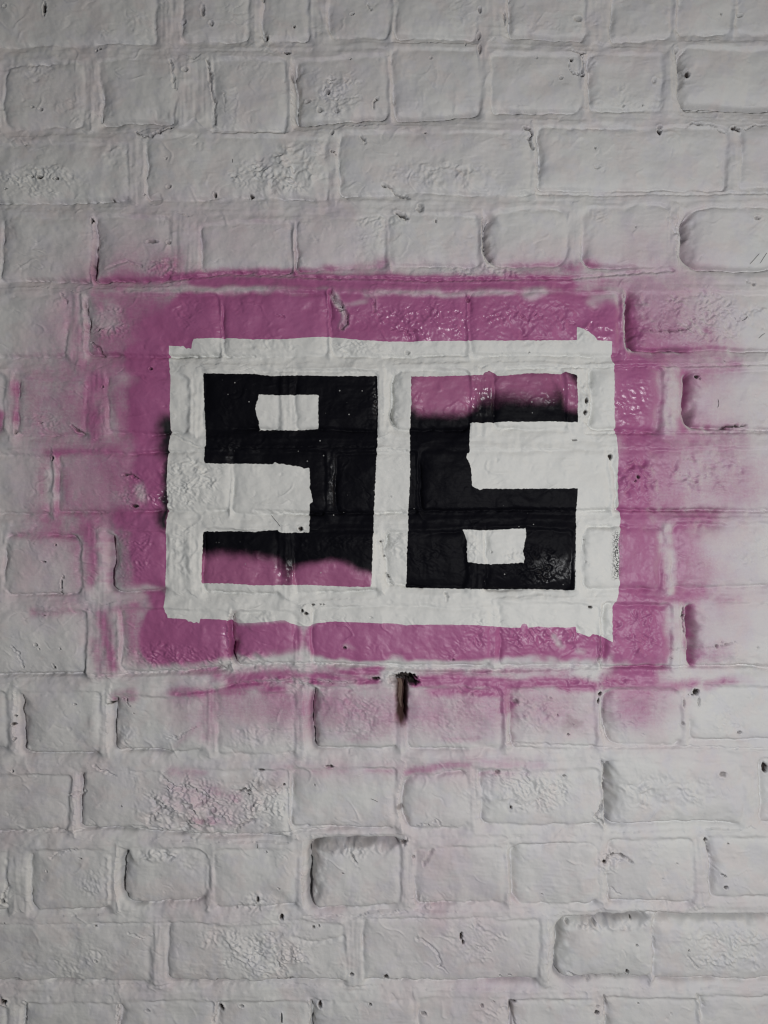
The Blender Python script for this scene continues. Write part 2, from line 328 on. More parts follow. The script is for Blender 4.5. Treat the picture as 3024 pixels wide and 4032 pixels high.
# (x, y, rx, ry, depth, bare)
PITS = [(176,35,7,26,16,.8),(20,26,7,7,8,.3),(380,197,5,6,14,.9),(393,192,5,6,14,.9),(726,87,9,8,14,.5),(800,45,7,22,14,.6),(833,95,8,12,12,.4),(130,422,7,4,10,.6),(163,432,8,6,12,.6),(730,275,11,9,12,.3),
 (672,504,10,5,20,1),(630,520,9,6,14,.5),(100,568,5,4,10,.6),(127,695,6,5,20,1),(158,698,11,6,24,1),(225,702,7,4,18,1),(207,702,4,3,14,1),(25,744,5,4,10,.7),(475,662,5,4,16,.9),(441,782,5,3,14,.9),(567,763,5,5,14,.8),(845,763,6,8,22,1),(990,769,7,9,20,1),
 (362,868,7,12,16,.7),(372,1050,5,16,24,1),(600,952,22,7,8,.6),(665,955,8,7,12,.5),(655,625,5,5,10,.3),(665,735,8,8,12,.3),
 (1050,147,7,8,22,1),(1158,103,6,6,16,.8),(1386,53,8,5,12,.5),(1130,206,14,6,16,.8),(1152,303,5,16,18,.6),(1380,228,4,4,14,1),(1290,362,8,10,16,.6),(1325,433,12,8,14,.3),(1260,430,12,10,12,.4),(1210,394,12,7,10,.3),(1308,522,7,8,14,.6),
 (1313,600,5,5,18,1),(1322,610,4,4,16,1),(1303,598,3,3,12,1),(1674,525,4,4,18,1),(1831,178,3,4,14,.8),(1888,42,8,10,14,.6),(1885,143,7,12,16,.4),(1889,196,6,22,14,.5),(1695,230,6,6,10,.3),(1655,822,14,18,10,.4),(1988,70,5,30,8,.5),
 (2275,76,16,12,9,.4),(2250,236,7,5,18,.8),(2294,297,7,6,22,1),(2210,305,8,6,12,.4),(2112,226,6,6,12,.5),(2705,295,10,11,24,.8),(2695,418,10,14,22,.3),(2840,54,3,3,12,.9),(2913,58,12,6,10,.3),(2595,520,9,11,22,.9),(2598,500,10,6,12,.5),
 (2075,508,10,5,16,.6),(2575,320,8,12,8,.2),(2533,412,3,3,10,.9),(2745,490,9,4,14,.6),(2893,510,18,6,18,.7),(2345,582,3,3,9,.8),(2505,893,3,3,9,.8),(2352,658,14,6,7,.2),(2980,860,12,6,14,.5),(2458,412,4,6,10,.6),
 (592,1451,7,4,20,1),(405,1523,4,6,14,.9),(210,1805,5,10,22,.9),(533,1993,14,6,18,.8),(62,1700,4,12,10,.6),(160,1665,8,4,10,.4),(1340,1222,14,5,12,.4),(1604,1388,9,8,14,.3),(1842,1182,7,10,16,.4),(1302,1612,3,3,-3,0),
 (2084,1388,3,3,8,.8),(2743,1483,9,7,18,.9),(2755,1491,5,4,14,.9),(2308,1580,7,14,20,.9),(2303,1625,6,12,18,.9),(2263,1731,10,3,10,.8),(2403,1797,8,13,20,1),(2511,1878,6,8,18,1),(2499,1895,5,5,16,1),(2855,1420,3,3,8,.8),(2415,1980,4,5,12,.4),
 (220,2145,3,4,14,1),(175,2212,7,3,12,.9),(62,2410,4,3,12,1),(174,2425,2,3,8,.8),(140,2541,7,6,12,.4),(152,2557,4,3,10,.6),(236,2555,4,5,10,.6),(210,2630,5,6,12,.7),(60,2820,6,5,20,1),(52,2853,9,5,14,.8),(57,2910,5,8,12,.5),(297,2771,5,4,14,1),(440,2768,8,6,18,.9),(527,2810,2,2,8,.9),
 (1184,2082,9,9,22,.9),(1498,2133,6,6,14,.8),(1512,2190,4,6,14,.7),(1232,2381,6,6,14,.7),(1262,2380,4,4,12,.8),(1273,2380,4,6,12,.8),(1191,2403,5,7,18,1),(1206,2416,9,6,20,1),(1357,2551,7,5,18,.8),(1785,2598,5,5,16,1),(1462,2433,4,6,8,.3),
 (1480,2672,14,8,24,1),(1540,1954,3,3,8,.9),(1936,2174,4,4,10,.6),(2322,2390,8,5,14,.7),(2305,2211,4,6,12,.6),(2301,2125,3,4,10,.6),(2363,2733,8,9,24,1),(2356,2760,5,12,18,.8),(2740,2724,12,14,24,.9),(2752,2762,4,18,16,.6),
 (2030,2762,14,10,8,.5),(2238,2891,5,5,14,.9),(2167,2748,6,5,10,.3),(2197,2817,2,2,8,.9),(2256,2852,4,3,10,.5),(2693,2770,4,18,14,.5),(2688,2848,6,8,10,.5),(2912,2884,10,6,14,.6),(2532,2893,5,4,10,.3),(2822,2543,7,6,14,.6),(2985,2550,5,4,10,.5),(2640,2592,6,6,10,.3),
 (52,3036,5,6,18,1),(480,3172,4,5,14,1),(975,3112,8,4,20,1),(980,3128,6,5,18,.8),(485,3441,5,7,16,.9),(10,3548,8,10,16,.6),(318,3380,4,4,14,.9),(66,3862,13,5,20,1),(378,3645,5,4,16,1),(378,3783,7,5,10,.5),(860,3861,11,5,20,1),(12,3945,14,9,22,.9),(582,3978,8,6,14,.6),(868,3976,12,13,18,.8),(950,3965,8,5,14,.6),
 (126,3273,6,5,8,.2),(184,3430,4,4,8,.3),(930,3578,6,5,12,.5),(20,3635,3,3,8,.8),
 (1297,3016,16,5,20,1),(1030,3030,13,4,16,.9),(1118,3090,6,5,16,.7),(1241,3090,2,3,9,.9),(1258,3318,8,6,20,.9),(1280,3310,9,5,14,.6),(1108,3613,8,13,20,.8),(1048,3355,4,4,16,1),(1015,3543,5,12,14,.8),(1235,3650,4,6,14,.9),(1255,3647,4,6,12,.8),(1815,3682,6,18,16,.8),(1822,3705,4,10,12,.7),
 (1385,3838,8,6,18,.9),(1520,3849,9,13,20,.8),(1562,3863,12,4,18,.9),(1094,3855,6,3,16,1),(1140,3854,20,4,18,.9),(1970,3849,6,3,16,.8),(1260,3955,7,14,18,.9),(1458,3950,6,6,16,.7),(1944,3944,4,4,16,1),(1897,3957,5,8,14,.6),(1108,4008,3,16,16,1),(1670,3993,10,8,12,.6),(1688,3248,4,3,14,.9),(1628,3372,6,8,12,.5),(1588,3313,10,6,14,.4),
 (1350,3435,3,3,8,.9),(1097,3498,5,5,8,.5),(1958,3038,10,9,14,.5),
 (2222,3056,7,4,20,1),(2380,3392,8,8,22,.9),(2410,3362,9,6,16,.7),(2781,3309,8,8,24,1),(2865,3320,3,4,10,.8),(2851,3445,6,5,18,.9),(2856,3492,8,7,20,.9),(2842,3046,16,11,9,.6),(3012,3022,10,22,20,.7),(2238,3642,8,9,16,.5),(2342,3638,9,10,16,.5),(2490,3626,5,4,14,.8),(2356,3856,5,7,20,1),(2473,3834,6,11,24,1),(2506,3719,5,4,12,1),
 (2713,3741,3,6,12,1),(2015,3946,17,6,18,.9),(2353,3991,9,7,22,1),(2356,3968,8,5,12,.6),(2514,3952,3,3,9,.7),(2666,3400,4,3,9,.6),(2610,3460,3,3,9,.6),(2008,3844,8,3,12,.8),(2010,3178,4,10,14,.7),(2640,3990,6,4,8,.2),(2135,3523,2,2,8,.9)]
for k, (x, y, rx, ry, d, dr) in enumerate(PITS):
    f = .72 if max(rx, ry) < 7 else .9
    pit(x, y, max(rx * f, 2.6), max(ry * f, 2.6), d, dr if dr >= .7 else dr * .6, seed=k * 3.7)
CRACKS = [([(1448,10),(1458,40)],5,9,.6),([(1484,385),(1470,412),(1468,425)],4,10,.9),([(1420,530),(1433,555),(1440,568)],5,9,.5),([(1505,728),(1540,740),(1570,765),(1612,780)],7,12,.6),
 ([(1562,838),(1580,848),(1600,864)],8,22,1),([(1718,862),(1718,892)],3,10,.9),([(1905,870),(1903,930),(1908,990)],6,14,.4),([(540,525),(560,540),(600,540),(660,512)],5,11,.7),([(822,240),(832,340),(846,400),(845,490)],6,10,.6),([(885,370),(888,450)],4,6,.4),
 ([(672,240),(682,290),(688,350)],5,9,.3),([(2257,200),(2268,212),(2300,213)],5,14,.8),([(2295,230),(2296,290)],5,12,.7),([(2240,250),(2260,290),(2285,285)],4,8,.5),([(2665,200),(2672,245),(2695,285)],8,16,.3),
 ([(2060,503),(2090,512),(2095,530),(2080,550),(2100,582)],6,14,.7),([(2700,496),(2745,488),(2790,492),(2830,510),(2855,522)],4,9,.5),([(2930,512),(2975,492),(3024,498)],4,9,.5),([(2880,506),(2915,512)],6,14,.9),
 ([(335,1186),(342,1230),(355,1255),(348,1300)],6,13,.6),([(362,1352),(390,1372),(404,1398)],6,13,.5),([(490,1868),(520,1870),(545,1886)],6,13,.7),([(285,1675),(310,1695),(330,1710)],6,12,.5),([(330,1300),(360,1310),(430,1295)],4,7,.2),([(240,1155),(262,1190)],4,8,.3),
 ([(1302,1148),(1312,1172),(1342,1205),(1366,1238),(1362,1268),(1345,1292)],9,20,.25),([(1330,1205),(1345,1208)],6,10,.2),([(1474,1180),(1474,1226)],5,13,.4),([(1540,1298),(1590,1300),(1615,1318)],5,9,.1),([(1622,1296),(1660,1308)],5,10,.1),([(1090,1240),(1120,1250)],4,7,.1),
 ([(2458,1170),(2464,1230),(2476,1270),(2468,1330),(2476,1372)],7,18,.5),([(2560,1302),(2620,1303),(2680,1300),(2738,1304)],4,12,.6),([(2855,1682),(2900,1678),(2948,1674)],6,16,.9),([(2940,1112),(2975,1120)],4,8,.5),([(2050,1240),(2075,1262)],6,9,.1),([(2230,1265),(2262,1276)],5,9,.1),
 ([(245,2268),(238,2290),(236,2345)],2.6,10,1),([(480,2755),(500,2758),(514,2780)],2.8,9,.9),([(420,2768),(445,2770)],4,12,.9),([(48,2545),(72,2570),(88,2630)],4,9,.4),([(205,2615),(210,2636)],4,9,.7),([(660,2900),(700,2905),(740,2870),(775,2860)],4,7,.1),
 ([(1518,2255),(1535,2285),(1552,2305)],4,12,.7),([(1505,2130),(1512,2200)],6,9,.3),([(1755,2335),(1765,2355),(1760,2368)],4,8,.3),([(1170,2700),(1230,2690)],4,8,.1),([(1240,2680),(1330,2688),(1400,2680)],4,9,.1),
 ([(2366,2505),(2362,2560),(2358,2600),(2372,2628)],4,12,.5),([(2692,2395),(2694,2440),(2702,2490)],6,18,.8),([(2640,2555),(2830,2545),(2900,2530)],3,6,.3),([(2715,2735),(2738,2725)],5,10,.9),([(2845,2520),(2842,2545)],3,7,.4),
 ([(372,3012),(400,3032),(460,3052)],5,10,.1),([(940,3115),(960,3108),(990,3112)],5,12,.8),([(640,3060),(690,3095),(770,3110)],8,12,.05),([(930,3285),(940,3250),(990,3230)],5,12,.4),([(720,3240),(760,3220),(800,3238)],6,11,.2),([(310,3180),(318,3140),(340,3110)],6,10,.2),
 ([(275,3130),(308,3122)],5,9,.2),([(200,3375),(250,3350),(300,3342)],5,9,.1),([(510,3670),(560,3690),(600,3680)],4,6,.05),([(1150,3690),(1230,3710),(1350,3690)],7,7,0),([(1640,3690),(1690,3715),(1725,3750),(1735,3790),(1730,3800)],6,11,.1),([(1730,3800),(1765,3830)],4,7,.1),
 ([(1870,3722),(1910,3732),(1930,3748)],3,7,.2),([(1640,3250),(1690,3245),(1720,3225),(1738,3250)],4,8,.2),([(1380,3360),(1395,3390),(1405,3396)],5,11,.6),([(1590,3330),(1600,3300)],5,8,.5),([(1700,3345),(1670,3400)],8,9,.2),
 ([(2375,3000),(2392,3040),(2376,3100),(2390,3130),(2366,3170),(2348,3215),(2380,3248)],7,17,.5),([(2385,3385),(2405,3365),(2445,3368),(2486,3390)],6,14,.5),([(2400,3500),(2440,3522)],4,7,.1),([(2785,3320),(2795,3370)],6,12,.7),([(2800,3408),(2822,3418)],3,7,.4),([(2840,3440),(2860,3448)],4,10,.9),
 ([(2710,3770),(2755,3818)],5,8,.2),([(2280,3650),(2350,3640),(2360,3610)],7,10,.3),([(2570,3640),(2575,3740)],6,9,.1),([(2240,3835),(2290,3860),(2330,3866)],6,11,.3),([(2375,3850),(2440,3862),(2470,3840)],6,12,.4),([(2740,3912),(2770,3960)],7,9,.1),([(1225,3945),(1228,4032)],5,13,.3),
 ([(465,3960),(466,4032)],5,13,.3),([(100,3950),(92,4032)],6,13,.2),([(2005,3950),(2025,4032)],6,13,.4),([(2385,3930),(2386,3990)],6,11,.3),([(848,3985),(842,4032)],5,12,.3),([(0,3930),(20,3960)],6,12,.4),([(20,3560),(0,3540)],6,12,.5),([(30,3470),(10,3550)],5,9,.4)]
for k, (pts, w, d, dr) in enumerate(CRACKS):
    crack(pts, w, d, dr)
# long trowel lines in the beds: open seams, and raised arrises that stay white under the spray
LINES = [([(640,1108),(900,1074),(1100,1082),(1280,1094),(1450,1096),(1700,1104),(2000,1098),(2240,1096),(2420,1078),(2650,1064)],5,11),
 ([(0,2662),(300,2656),(520,2658),(800,2645),(1000,2628)],5,10),([(1000,2612),(1280,2612),(1640,2636),(1900,2640),(2100,2638),(2380,2628),(2700,2626),(3024,2622)],4,9),
 ([(700,2730),(820,2718),(960,2690),(1180,2680),(1350,2690),(1500,2680)],5,8),([(0,3280),(250,3276),(520,3254),(640,3262)],3,8),([(640,3276),(800,3300),(1000,3296),(1160,3276),(1400,3262)],4,9),
 ([(600,1712),(680,1708),(780,1762),(1000,1764),(1300,1762),(1480,1764),(1600,1776)],3,6),([(2310,1706),(2640,1704),(3024,1700)],4,7),([(600,1404),(800,1402),(1000,1404)],4,9),([(1360,1406),(1600,1396),(2000,1398)],4,5),([(1000,1462),(1480,1462)],4,5),
 ([(2000,1452),(2200,1446),(2420,1444),(2800,1440),(3024,1432)],4,8),([(1000,2012),(1480,2024),(1620,2010),(2000,2008),(2400,2008),(3024,2014)],4,9),([(2700,430),(3024,424)],5,12),([(2050,760),(2450,762),(3024,762)],4,7),([(420,1060),(500,1030),(560,1050)],4,6),
 ([(1000,2870),(1400,2885)],3,3),([(1200,3608),(1400,3612),(1600,3590)],4,6),([(0,3885),(900,3880),(1500,3888)],4,4),([(0,3640),(800,3634),(1400,3620),(2000,3612)],4,4),([(2380,3622),(2560,3600),(2700,3612),(3024,3614)],8,16),([(2000,2925),(2400,2945),(2700,2940),(3024,2950)],4,8)]
for (pts, w, d) in LINES:
    crack(pts, w, d, 0)
ARRIS = [([(500,1152),(900,1148),(1040,1142)],7,4),([(1440,1156),(1700,1160),(1880,1160),(2024,1158)],6,4),([(2080,1165),(2130,1152)],12,6),([(1180,2640),(1300,2650),(1500,2664)],5,5),([(700,2636),(1000,2630),(1300,2620),(1600,2648),(2000,2650)],5,5),([(850,2690),(880,2684)],12,5),
 ([(1250,2685),(1400,2690)],6,5),([(2630,1480),(2640,1560),(2622,1690)],22,7),([(2620,2080),(2632,2200),(2636,2320)],18,5),([(390,2090),(400,2200),(398,2300)],18,6),([(330,1170),(334,1300),(330,1380)],10,6),([(465,2430),(466,2520),(474,2620)],9,5),([(205,1890),(205,1960)],14,6),([(2650,2410),(2655,2600)],16,4),
 ([(745,1500),(752,1700)],16,5),([(745,2110),(750,2310)],14,5),([(2400,2660),(2440,2648)],8,5),([(425,3380),(428,3560)],6,5),([(815,3380),(820,3580)],8,4),([(620,3660),(615,3860)],14,3),([(1365,3660),(1362,3860)],10,4),([(2140,3640),(2140,3850)],12,4),([(2640,820),(2630,980)],5,3)]
for (pts, w, d) in ARRIS:
    crack(pts, w, -d, 0)
# the gash left where a fixing was pulled out of the bed, and the hole above it
pit(1598, 2668, 40, 17, 70, 1.0, 5); pit(1624, 2686, 24, 10, 55, 1.0, 15); pit(1552, 2672, 22, 16, 22, .15, 9)
gy = sstep(2672, 2684, Y) * sstep(2855, 2800, Y)
gw = 4 * fbm(X, Y, 40, 78, 2)
H -= (36 * np.exp(-np.abs((X + gw - 1581) / (20 - .04 * np.clip(Y - 2690, 0, 150))) ** 3) + 34 * np.exp(-((X + gw - 1593) / 8) ** 2)) * gy
STAIN_SHADE = np.exp(-np.abs((X - 1580 + 4 * pnoise(X / 15, Y / 15, 75)) / (23 - .012 * np.clip(Y - 2680, 0, 400))) ** 3) * sstep(2670, 2690, Y) * sstep(2960, 2790, Y + 30 * pnoise(X / 9, Y / 30, 76))
STAIN_SHADE = np.clip(1.25 * STAIN_SHADE, 0, 1) * np.clip(1.0 - sstep(2835, 2870, Y + 8 * pnoise(X / 8, Y / 8, 119)) * .82, 0, 1)
def smudge(x, y, rx, ry, a):
    d = np.sqrt(((X - x) / rx) ** 2 + ((Y - y) / ry) ** 2)
    return a * sstep(1, .3, d + .5 * fbm(X, Y, 40, 77, 2))
STAIN_SHADE = np.maximum(STAIN_SHADE, smudge(1290, 3342, 84, 28, .36)); STAIN_SHADE = np.maximum(STAIN_SHADE, smudge(1420, 3330, 120, 22, .32))  # brown deposit on the brick's top, with its shading put into the colour
STAIN_SHADE = np.maximum(STAIN_SHADE, smudge(1572, 3180, 22, 12, .5)); STAIN_SHADE = np.maximum(STAIN_SHADE, smudge(1590, 3312, 14, 9, .6))
STAIN_SHADE = np.maximum(STAIN_SHADE, smudge(2250, 2850, 60, 40, .25)); STAIN_SHADE = np.maximum(STAIN_SHADE, smudge(1050, 3090, 70, 30, .25))
STAIN_SHADE = np.maximum(STAIN_SHADE, smudge(2420, 3620, 170, 16, .26)); STAIN_SHADE = np.maximum(STAIN_SHADE, smudge(520, 3390, 30, 20, .15))  # brick tops darkened: deposit and edge shade painted together

# ------------------------------------------------------------------ spray paint
def inside_sd(poly):
    """signed distance to a polygon, negative inside; far away from it just a large value"""
    p = np.array(poly, np.float32)
    sl = window((p[:, 0].min(), p[:, 0].max()), (p[:, 1].min(), p[:, 1].max()), 60)
    x, y = X[sl], Y[sl]
    D = np.full(x.shape, 1e9, np.float32); ins = np.zeros(x.shape, bool)
    q = np.roll(p, -1, 0)
    for (ax, ay), (bx, by) in zip(p, q):
        ux, uy = bx - ax, by - ay
        t = np.clip(((x - ax) * ux + (y - ay) * uy) / (ux * ux + uy * uy + 1e-6), 0, 1)
        D = np.minimum(D, (x - ax - t * ux) ** 2 + (y - ay - t * uy) ** 2)
        if abs(by - ay) > 1e-6:
            ins ^= ((ay > y) != (by > y)) & (x < (bx - ax) * (y - ay) / (by - ay) + ax)
    out = np.full(X.shape, 60, np.float32)
    out[sl] = np.clip(np.where(ins, -1, 1) * np.sqrt(D), -60, 60)
    return out
PANEL = [(665,1361),(711,1364),(720,1361),(732,1372),(742,1369),(753,1375),(757,1352),(764,1335),(870,1332),(1000,1338),(1127,1337),(1180,1331),(1290,1326),(1360,1333),(1420,1340),(1540,1345),(1700,1342),(2000,1342),(2271,1339),(2271,1287),(2290,1294),(2315,1305),(2336,1322),(2352,1343),(2380,1342),(2408,1345),(2409,1415),(2419,1440),(2417,1520),(2420,1640),(2428,1700),(2435,1800),(2433,2000),(2443,2010),(2440,2080),(2430,2140),(2436,2180),(2434,2250),(2441,2300),(2437,2340),(2425,2370),(2412,2395),(2410,2450),(2411,2526),(2395,2519),(2380,2513),(2355,2500),(2335,2497),(2322,2506),(2310,2504),(2290,2496),(2268,2491),(2267,2467),(2230,2471),(2200,2469),(2150,2470),(2120,2466),(2078,2470),(2072,2458),(2063,2453),(2054,2458),(2048,2470),(2000,2471),(1925,2465),(1880,2459),(1750,2458),(1610,2460),(1600,2463),(1560,2455),(1450,2452),(1320,2448),(1240,2455),(1222,2466),(1170,2464),(1140,2452),(1120,2440),(1080,2445),(1000,2452),(940,2453),(905,2450),(895,2440),(850,2437),(800,2436),(790,2435),(785,2455),(775,2449),(765,2453),(750,2446),(742,2448),(735,2437),(700,2435),(660,2433),(657,2420),(648,2410),(645,2402),(648,2340),(652,2300),(655,2200),(653,2100),(660,2000),(657,1900),(662,1800),(665,1755),(671,1690),(668,1600),(672,1500),(664,1430)]
NINE = [(802,1470),(900,1473),(1000,1473),(1080,1481),(1180,1478),(1300,1481),(1485,1480),(1488,1600),(1486,1750),(1480,1850),(1473,2000),(1470,2100),(1465,2240),(1462,2312),(1380,2311),(1200,2303),(1000,2304),(900,2297),(792,2298),(795,2200),(798,2110),(800,2095),(900,2093),(1000,2095),(1060,2088),(1092,2087),(1105,2096),(1120,2099),(1218,2097),(1219,1985),(1233,1976),(1227,1950),(1220,1920),(1221,1890),(1217,1842),(1195,1846),(1190,1839),(1150,1833),(1100,1826),(1082,1820),(1075,1828),(1000,1827),(805,1825),(806,1760),(812,1750),(810,1720),(806,1650),(803,1600),(800,1500)]
NINE_HOLE = [(1020,1555),(1100,1556),(1250,1554),(1254,1560),(1253,1690),(1180,1694),(1018,1694),(1020,1660),(1010,1635),(1006,1610),(1010,1590),(1016,1575)]
SIX = [(1619,1483),(1700,1481),(1900,1477),(1908,1466),(1925,1460),(1945,1470),(1960,1480),(2000,1478),(2040,1474),(2080,1470),(2150,1470),(2210,1474),(2225,1464),(2245,1470),(2272,1476),(2274,1560),(2276,1662),(2150,1660),(2000,1662),(1860,1666),(1852,1668),(1850,1700),(1848,1740),(1848,1780),(1835,1795),(1840,1812),(1850,1830),(1855,1860),(1858,1915),(1875,1922),(1890,1931),(1905,1923),(1920,1925),(2000,1925),(2273,1923),(2270,2000),(2268,2100),(2265,2200),(2263,2324),(2100,2320),(1900,2320),(1750,2318),(1640,2317),(1600,2315),(1602,2200),(1606,2100),(1608,2000),(1614,1900),(1614,1700),(1618,1600)]
SIX_HOLE = [(1822,2086),(1870,2086),(1900,2088),(2070,2080),(2073,2095),(2065,2140),(2058,2170),(2063,2190),(2064,2215),(2000,2218),(1930,2222),(1880,2218),(1843,2212),(1840,2190),(1838,2130),(1832,2110)]
sd_panel = inside_sd(PANEL)
sd_black = np.minimum(np.maximum(inside_sd(NINE), -inside_sd(NINE_HOLE)), np.maximum(inside_sd(SIX), -inside_sd(SIX_HOLE)))

XW = X + 13 * fbm(X, Y, 120, 94, 2) + 6 * fbm(X, Y, 30, 95, 2)
YW = Y + 10 * fbm(X, Y, 120, 96, 2) + 4 * fbm(X, Y, 28, 97, 2)
def stroke(pts, core, fade):
    """soft-edged spray stroke: 1 on the core, falling to 0 over the fade"""
    pts = np.array(pts, float)
    D = np.full(X.shape, 1e4, np.float32)
    sl = window((pts[:, 0].min(), pts[:, 0].max()), (pts[:, 1].min(), pts[:, 1].max()), core + fade)
    x, y = XW[sl], YW[sl]; d = np.full(x.shape, 1e4, np.float32)
    for (ax, ay), (bx, by) in zip(pts[:-1], pts[1:]):
        ux, uy = bx - ax, by - ay
        t = np.clip(((x - ax) * ux + (y - ay) * uy) / (ux * ux + uy * uy + 1e-6), 0, 1)
        d = np.minimum(d, np.hypot(x - ax - t * ux, y - ay - t * uy))
    out = np.zeros(X.shape, np.float32)
    out[sl] = 1 - np.clip((d - core) / fade, 0, 1)
    return out
STROKES = [  # points, core radius, fade, strength
 # upper band, its left fade, the bed above it
 ([(760,1262),(1000,1258),(1300,1256),(1800,1258),(2330,1262)],104,40,1.05),([(640,1310),(800,1290)],62,170,1.0),([(470,1240),(640,1260)],30,190,.66),([(390,1330),(520,1350)],26,120,.55),
 ([(760,1104),(1100,1108),(1600,1118),(2060,1124),(2240,1116)],20,36,.98),([(430,1125),(760,1104)],14,60,.62),([(660,1095),(1000,1080),(1400,1090),(1700,1100)],10,26,.9),([(2000,1074),(2200,1060),(2330,1048)],8,40,.62),([(2240,1112),(2420,1120)],12,70,.55),
 ([(630,1060),(700,1024)],8,56,.6),([(1490,1064),(1508,1034)],5,40,.62),([(1290,1074),(1460,1066)],8,34,.6),
 ([(2360,1200),(2398,1330)],56,50,1.0),([(2470,1210),(2478,1330)],22,40,.85),([(2500,1330),(2560,1380)],36,110,.8),([(2540,1392),(2740,1384),(2860,1390)],12,90,.58),([(2560,1270),(2680,1310)],20,130,.46),([(2790,1290),(2810,1340)],6,34,.5),
 # left band
 ([(590,1420),(590,1560),(600,1660)],76,70,1.05),([(500,1430),(490,1700)],30,150,.62),([(376,1510),(380,1700)],18,60,.80),([(200,1570),(240,1660)],110,170,.46),([(260,1430),(430,1440)],30,130,.42),([(60,1520),(66,1640)],8,46,.58),([(1,1630),(1,1700)],5,18,.8),
 ([(610,1750),(600,1860)],60,60,1.02),([(570,1900),(610,2000)],56,60,.9),([(440,1760),(520,1960)],40,150,.56),([(246,1860),(250,1960)],6,36,.6),([(168,1850),(165,1940)],10,36,.5),([(190,1780),(460,1772)],6,26,.75),([(480,2044),(640,2056)],24,70,.95),([(180,2040),(420,2050)],30,120,.5),
 ([(590,2110),(600,2290)],70,46,1.05),([(480,2120),(520,2280)],26,80,.72),([(352,2080),(376,2150),(372,2290)],14,40,.72),([(60,2102),(330,2094)],6,26,.6),([(310,2180),(330,2320)],8,90,.42),([(620,2350),(640,2380)],22,50,1.0),([(520,2350),(600,2350)],10,80,.55),([(440,2392),(640,2394)],6,22,.85),([(120,2408),(330,2408)],4,22,.5),([(250,2370),(420,2366)],6,90,.35),
 # lower band
 ([(640,2470),(640,2526),(880,2510)],84,34,1.1),([(930,2520),(1130,2516)],60,34,1.0),([(1280,2524),(1800,2530),(2330,2536)],72,28,1.1),([(500,2440),(520,2560)],10,80,.62),([(404,2420),(414,2520),(440,2628)],9,34,.72),([(374,2520),(392,2650)],4,24,.5),([(560,2600),(860,2618)],10,40,.66),([(960,2590),(1160,2580)],20,40,.7),
 ([(2490,2440),(2520,2510),(2500,2590)],92,36,1.08),([(2560,2400),(2600,2590)],30,50,.95),
 # right band
 ([(2480,1450),(2490,1600),(2500,1690)],66,46,1.05),([(2560,1470),(2566,1680)],30,60,.9),([(2460,1400),(2600,1420)],26,60,.85),([(2690,1480),(2692,1690)],10,26,1.0),([(2490,1730),(2560,1730)],40,110,.85),([(2640,1740),(2880,1730)],24,110,.55),([(2490,1800),(2500,2000)],50,60,1.0),([(2560,1840),(2580,1990)],40,150,.68),([(2740,1850),(2920,1900)],60,150,.46),
 ([(2484,2040),(2500,2200),(2490,2320)],60,56,1.0),([(2560,2100),(2570,2300)],30,70,.85),([(2680,2120),(2672,2220),(2668,2320)],24,90,.68),([(2660,2086),(2700,2060),(2790,2036)],12,44,.85),([(2580,2040),(2700,2030)],14,60,.6),([(2500,2370),(2560,2372)],24,50,.95),([(2600,2366),(2700,2350),(2760,2326)],12,40,.8),([(2704,2396),(2712,2540),(2718,2610)],7,22,1.0),([(2740,2590),(2830,2580)],14,60,.55),([(2770,1470),(2880,1440)],14,50,.6),([(2840,2372),(2900,2364)],4,24,.5),
 # the bed below, and what drifted lower, with some shadow painted in pink
 ([(960,2712),(840,2722),(700,2732)],5,30,.72),([(460,2748),(520,2732)],6,28,.62),([(860,2684),(1060,2660),(1220,2640)],16,34,.8),([(1030,2718),(1110,2722)],6,22,.8),([(1250,2676),(1470,2660)],24,22,1.05),([(1250,2650),(1500,2632)],6,16,.7),([(1640,2672),(1900,2670),(1980,2690)],20,22,1.05),([(1700,2722),(1860,2716),(2000,2728)],8,24,.85),([(1980,2694),(2160,2688),(2340,2704)],12,26,.95),([(2000,2660),(2220,2654)],8,36,.6),([(2400,2690),(2560,2680)],16,50,.9),([(2420,2640),(2540,2642)],12,50,.75),([(2490,2710),(2510,2770)],40,90,.66),([(2590,2706),(2740,2694)],6,26,.8),([(2780,2704),(2880,2684)],5,24,.72),([(2900,2680),(2960,2676)],4,24,.4),
 ([(828,2740),(822,2900)],4,50,.44),([(690,2936),(740,2900),(800,2840)],2,20,.42),([(1300,2780),(1500,2800)],40,150,.40),([(1380,2912),(1540,2876)],3,34,.44),([(1700,2790),(1920,2800)],50,150,.40),([(1740,2916),(1880,2910)],3,22,.5),([(940,2780),(1150,2800)],30,120,.36),([(1170,2740),(1180,2900)],4,50,.30),([(2120,2740),(2260,2860)],16,80,.36),([(1994,2720),(2000,2800)],8,34,.75),
 ([(680,3040),(800,3050)],3,30,.40),([(800,3096),(940,3140)],3,30,.44),([(760,3240),(900,3240)],6,40,.36),([(1070,3022),(1150,3026)],2,18,.36),([(1230,3026),(1360,3034)],2,18,.38),([(1440,3026),(1550,3038)],2,20,.44),([(1600,3046),(1700,3016),(1840,3010)],4,18,.66),([(1880,3050),(1960,3028)],2,18,.4),([(2000,3010),(2120,3015)],6,60,.36),([(1840,2988),(2000,3004)],2,18,.4),  # thin dashes along the brick tops are shadow painted as pink
]
